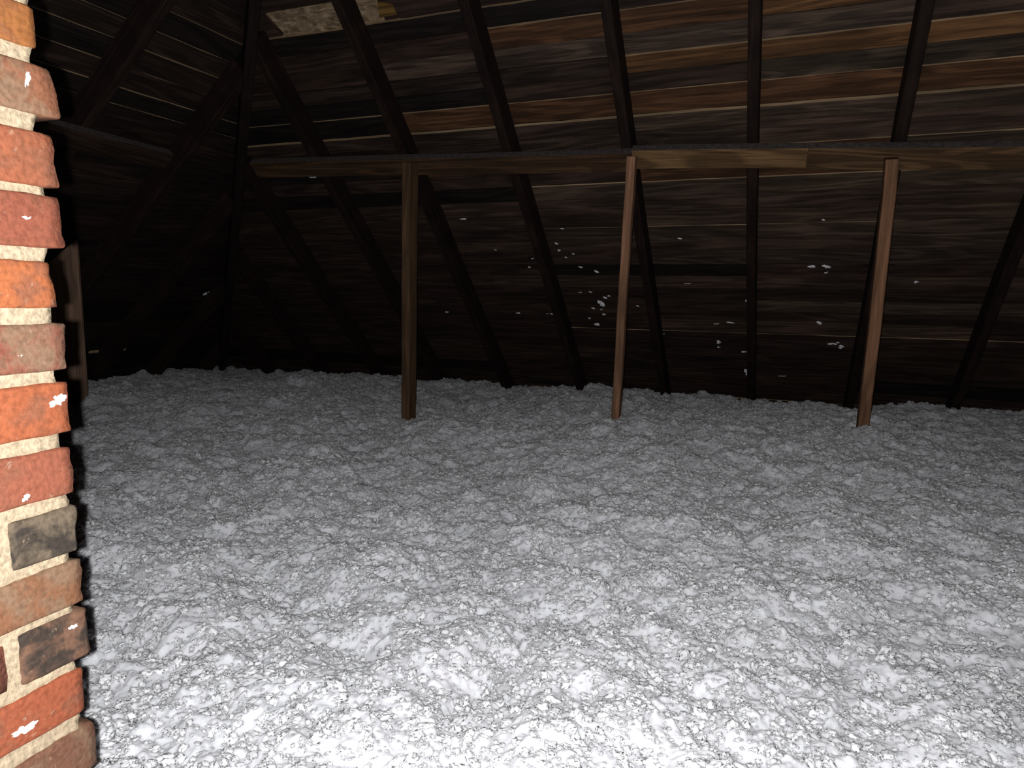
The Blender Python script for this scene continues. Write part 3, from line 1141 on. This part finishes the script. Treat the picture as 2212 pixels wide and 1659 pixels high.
def tuft(px, py, wpx, hpx, label, group, where='b', k=0):
    if where == 'b':
        p = on_back(px, py, 0.004)
        base = B_ROT.to_3x3() @ Matrix(((1, 0, 0), (0, -1, 0), (0, 0, -1)))
    elif where == 'l':
        p = on_left(px, py, 0.004)
        base = L_ROT.to_3x3() @ Matrix(((1, 0, 0), (0, -1, 0), (0, 0, -1)))
    else:
        p = cpt(px, py)
        base = Matrix(((0, 0, 1), (1, 0, 0), (0, 1, 0)))
    dist = float(np.dot(p - C_, F_))
    w_, h_ = wpx * dist / FPX / 2, hpx * dist / FPX / 2
    dz = min(w_, h_) * 0.6
    mw = Matrix.Translation(Vector(p)) @ base.to_4x4() @ Matrix.Diagonal((w_, h_ * 1.15, dz, 1))
    o = link('insulation_tuft', TM[k % 5], M_TUFT, None, mw)
    tag(o, label, 'insulation', group)


GB = 'insulation tufts stuck to the roof boards'
big = [
    (1297, 655, 14, 16, 'largest white tuft of the cluster stuck on boards left of the middle post'),
    (1289, 702, 11, 10, 'white tuft lowest of the cluster left of the middle post'),
    (1288, 587, 9, 8, 'white tuft uppermost just left of the middle post'),
    (1801, 741, 22, 10, 'longest white tuft on the boards left of the right post'),
    (1818, 749, 11, 13, 'round white tuft touching the long tuft left of the right post'),
    (1768, 697, 10, 9, 'single white tuft above the long tuft left of the right post'),
    (1752, 577, 14, 9, 'ragged white tuft high between upright rafter and right post'),
    (1784, 576, 16, 9, 'wide ragged white tuft high on boards beside the right post'),
    (1785, 588, 8, 6, 'small white tuft just under the ragged tufts beside the right post'),
    (1553, 739, 9, 12, 'white tuft alone midway between middle post and upright rafter'),
    (1612, 804, 11, 20, 'tall white tuft low against the left side of the upright rafter'),
    (1614, 651, 8, 11, 'white tuft halfway down the left side of the upright rafter'),
    (1577, 697, 15, 5, 'flat white streak of fluff left of the upright rafter'),
    (1548, 699, 11, 4, 'thin white streak of fluff left of another streak'),
    (1608, 760, 12, 5, 'flat fluff scrap above the tall tuft by the upright rafter'),
    (1869, 862, 12, 12, 'white tuft caught on the right post near its foot')]
for k, (x, y, w_, h_, lb) in enumerate(big):
    if 'caught on' in lb:
        continue
    tuft(x, y, w_, h_, lb, GB, 'b', k)
small = [
    (1281, 666, 7, 6, 'speck of fluff touching the lower left of the largest tuft by the middle post'),
    (1299, 668, 6, 5, 'speck of fluff right under the largest tuft by the middle post'),
    (1305, 679, 8, 5, 'speck of fluff between the largest and the lowest tuft by the middle post'),
    (1306, 643, 8, 6, 'speck of fluff on the upper right of the largest tuft by the middle post'),
    (1315, 640, 6, 5, 'speck of fluff nearest the middle post, above right of the largest tuft'),
    (1275, 631, 7, 4, 'right one of two specks on the board line above the largest tuft'),
    (1253, 631, 8, 4, 'left one of two specks on the board line above the largest tuft'),
    (1208, 541, 7, 5, 'lower of two specks right of the rafter between left and middle posts'),
    (1201, 526, 7, 5, 'upper of two specks right of the rafter between left and middle posts'),
    (1238, 549, 6, 4, 'speck of fluff a hand right of two stacked specks by the rafter'),
    (1222, 556, 5, 4, 'faint speck under two stacked specks right of the rafter'),
    (1150, 558, 6, 5, 'upper of two specks left of the rafter between left and middle posts'),
    (1144, 577, 7, 4, 'lower of two specks left of the rafter between left and middle posts'),
    (1253, 577, 9, 4, 'flat scrap of fluff left of the uppermost tuft by the middle post'),
    (1119, 677, 9, 5, 'flat scrap low between two rafters right of the left post'),
    (1191, 678, 7, 4, 'right one of a close pair of specks low beside the rafter foot'),
    (1182, 677, 5, 3, 'left one of a close pair of specks low beside the rafter foot'),
    (966, 674, 10, 4, 'flat scrap of fluff on the boards nearest right of the left post'),
    (1213, 494, 8, 3, 'thin scrap of fluff on a board line high right of a rafter'),
    (1273, 688, 5, 5, 'speck of fluff left of the lowest tuft by the middle post'),
    (1377, 661, 6, 4, 'speck of fluff on the boards just right of the middle post'),
    (1433, 721, 6, 3, 'thin speck on the rafter that passes right of the middle post'),
    (1553, 750, 7, 4, 'flat speck right under the tuft midway to the upright rafter'),
    (1467, 515, 9, 4, 'flat scrap high on the boards between middle post and upright rafter'),
    (1000, 474, 14, 5, 'long pale scrap under the purlin right of the left post'),
    (1778, 475, 6, 5, 'speck of fluff high between upright rafter and right post'),
    (1690, 812, 16, 3, 'thin pale streak low on the boards right of the upright rafter'),
    (1980, 609, 9, 7, 'single speck of fluff on the boards right of the right post'),
    (2208, 532, 8, 6, 'speck of fluff at the very right edge of view'),
    (675, 383, 16, 9, 'dim pale scrap under the purlin near the hip'),
    (1070, 540, 5, 3, 'faintest speck on the boards between left post and first rafter right of it'),
    (1486, 612, 14, 3, 'thin streak of fluff mid height between middle post and upright rafter')]
for k, (x, y, w_, h_, lb) in enumerate(small):
    tuft(x, y, w_, h_, lb, 'tiny insulation scraps on the boards', 'b', k + 2)
tuft(403, 735, 12, 8, 'single bright tuft low on the boards in the far left corner', GB, 'b' if False else 'l', 1)
tuft(447, 632, 12, 16, 'dim fluffy scrap in the far left corner above the bright tuft', GB, 'l', 3)
GC = 'insulation tufts on the chimney'
for k, (x, y, w_, h_, lb) in enumerate([
        (120, 866, 36, 22, 'white fluff with a pointed wisp on an orange chimney brick'),
        (52, 1572, 46, 26, 'largest white fluff low on the chimney bricks'),
        (57, 170, 14, 34, 'thin upright white scrap on the tan chimney brick near the top'),
        (61, 474, 22, 12, 'white scrap on the chimney brick level with the top of the plank'),
        (44, 766, 18, 11, 'small white scrap on a dull red chimney brick at mid height'),
        (54, 1076, 16, 13, 'small white scrap on chimney brick right above the sooty brick'),
        (158, 1352, 20, 12, 'white scrap near the corner of the brown chimney brick')]):
    tuft(x, y, w_, h_, lb, GC, 'c', k)
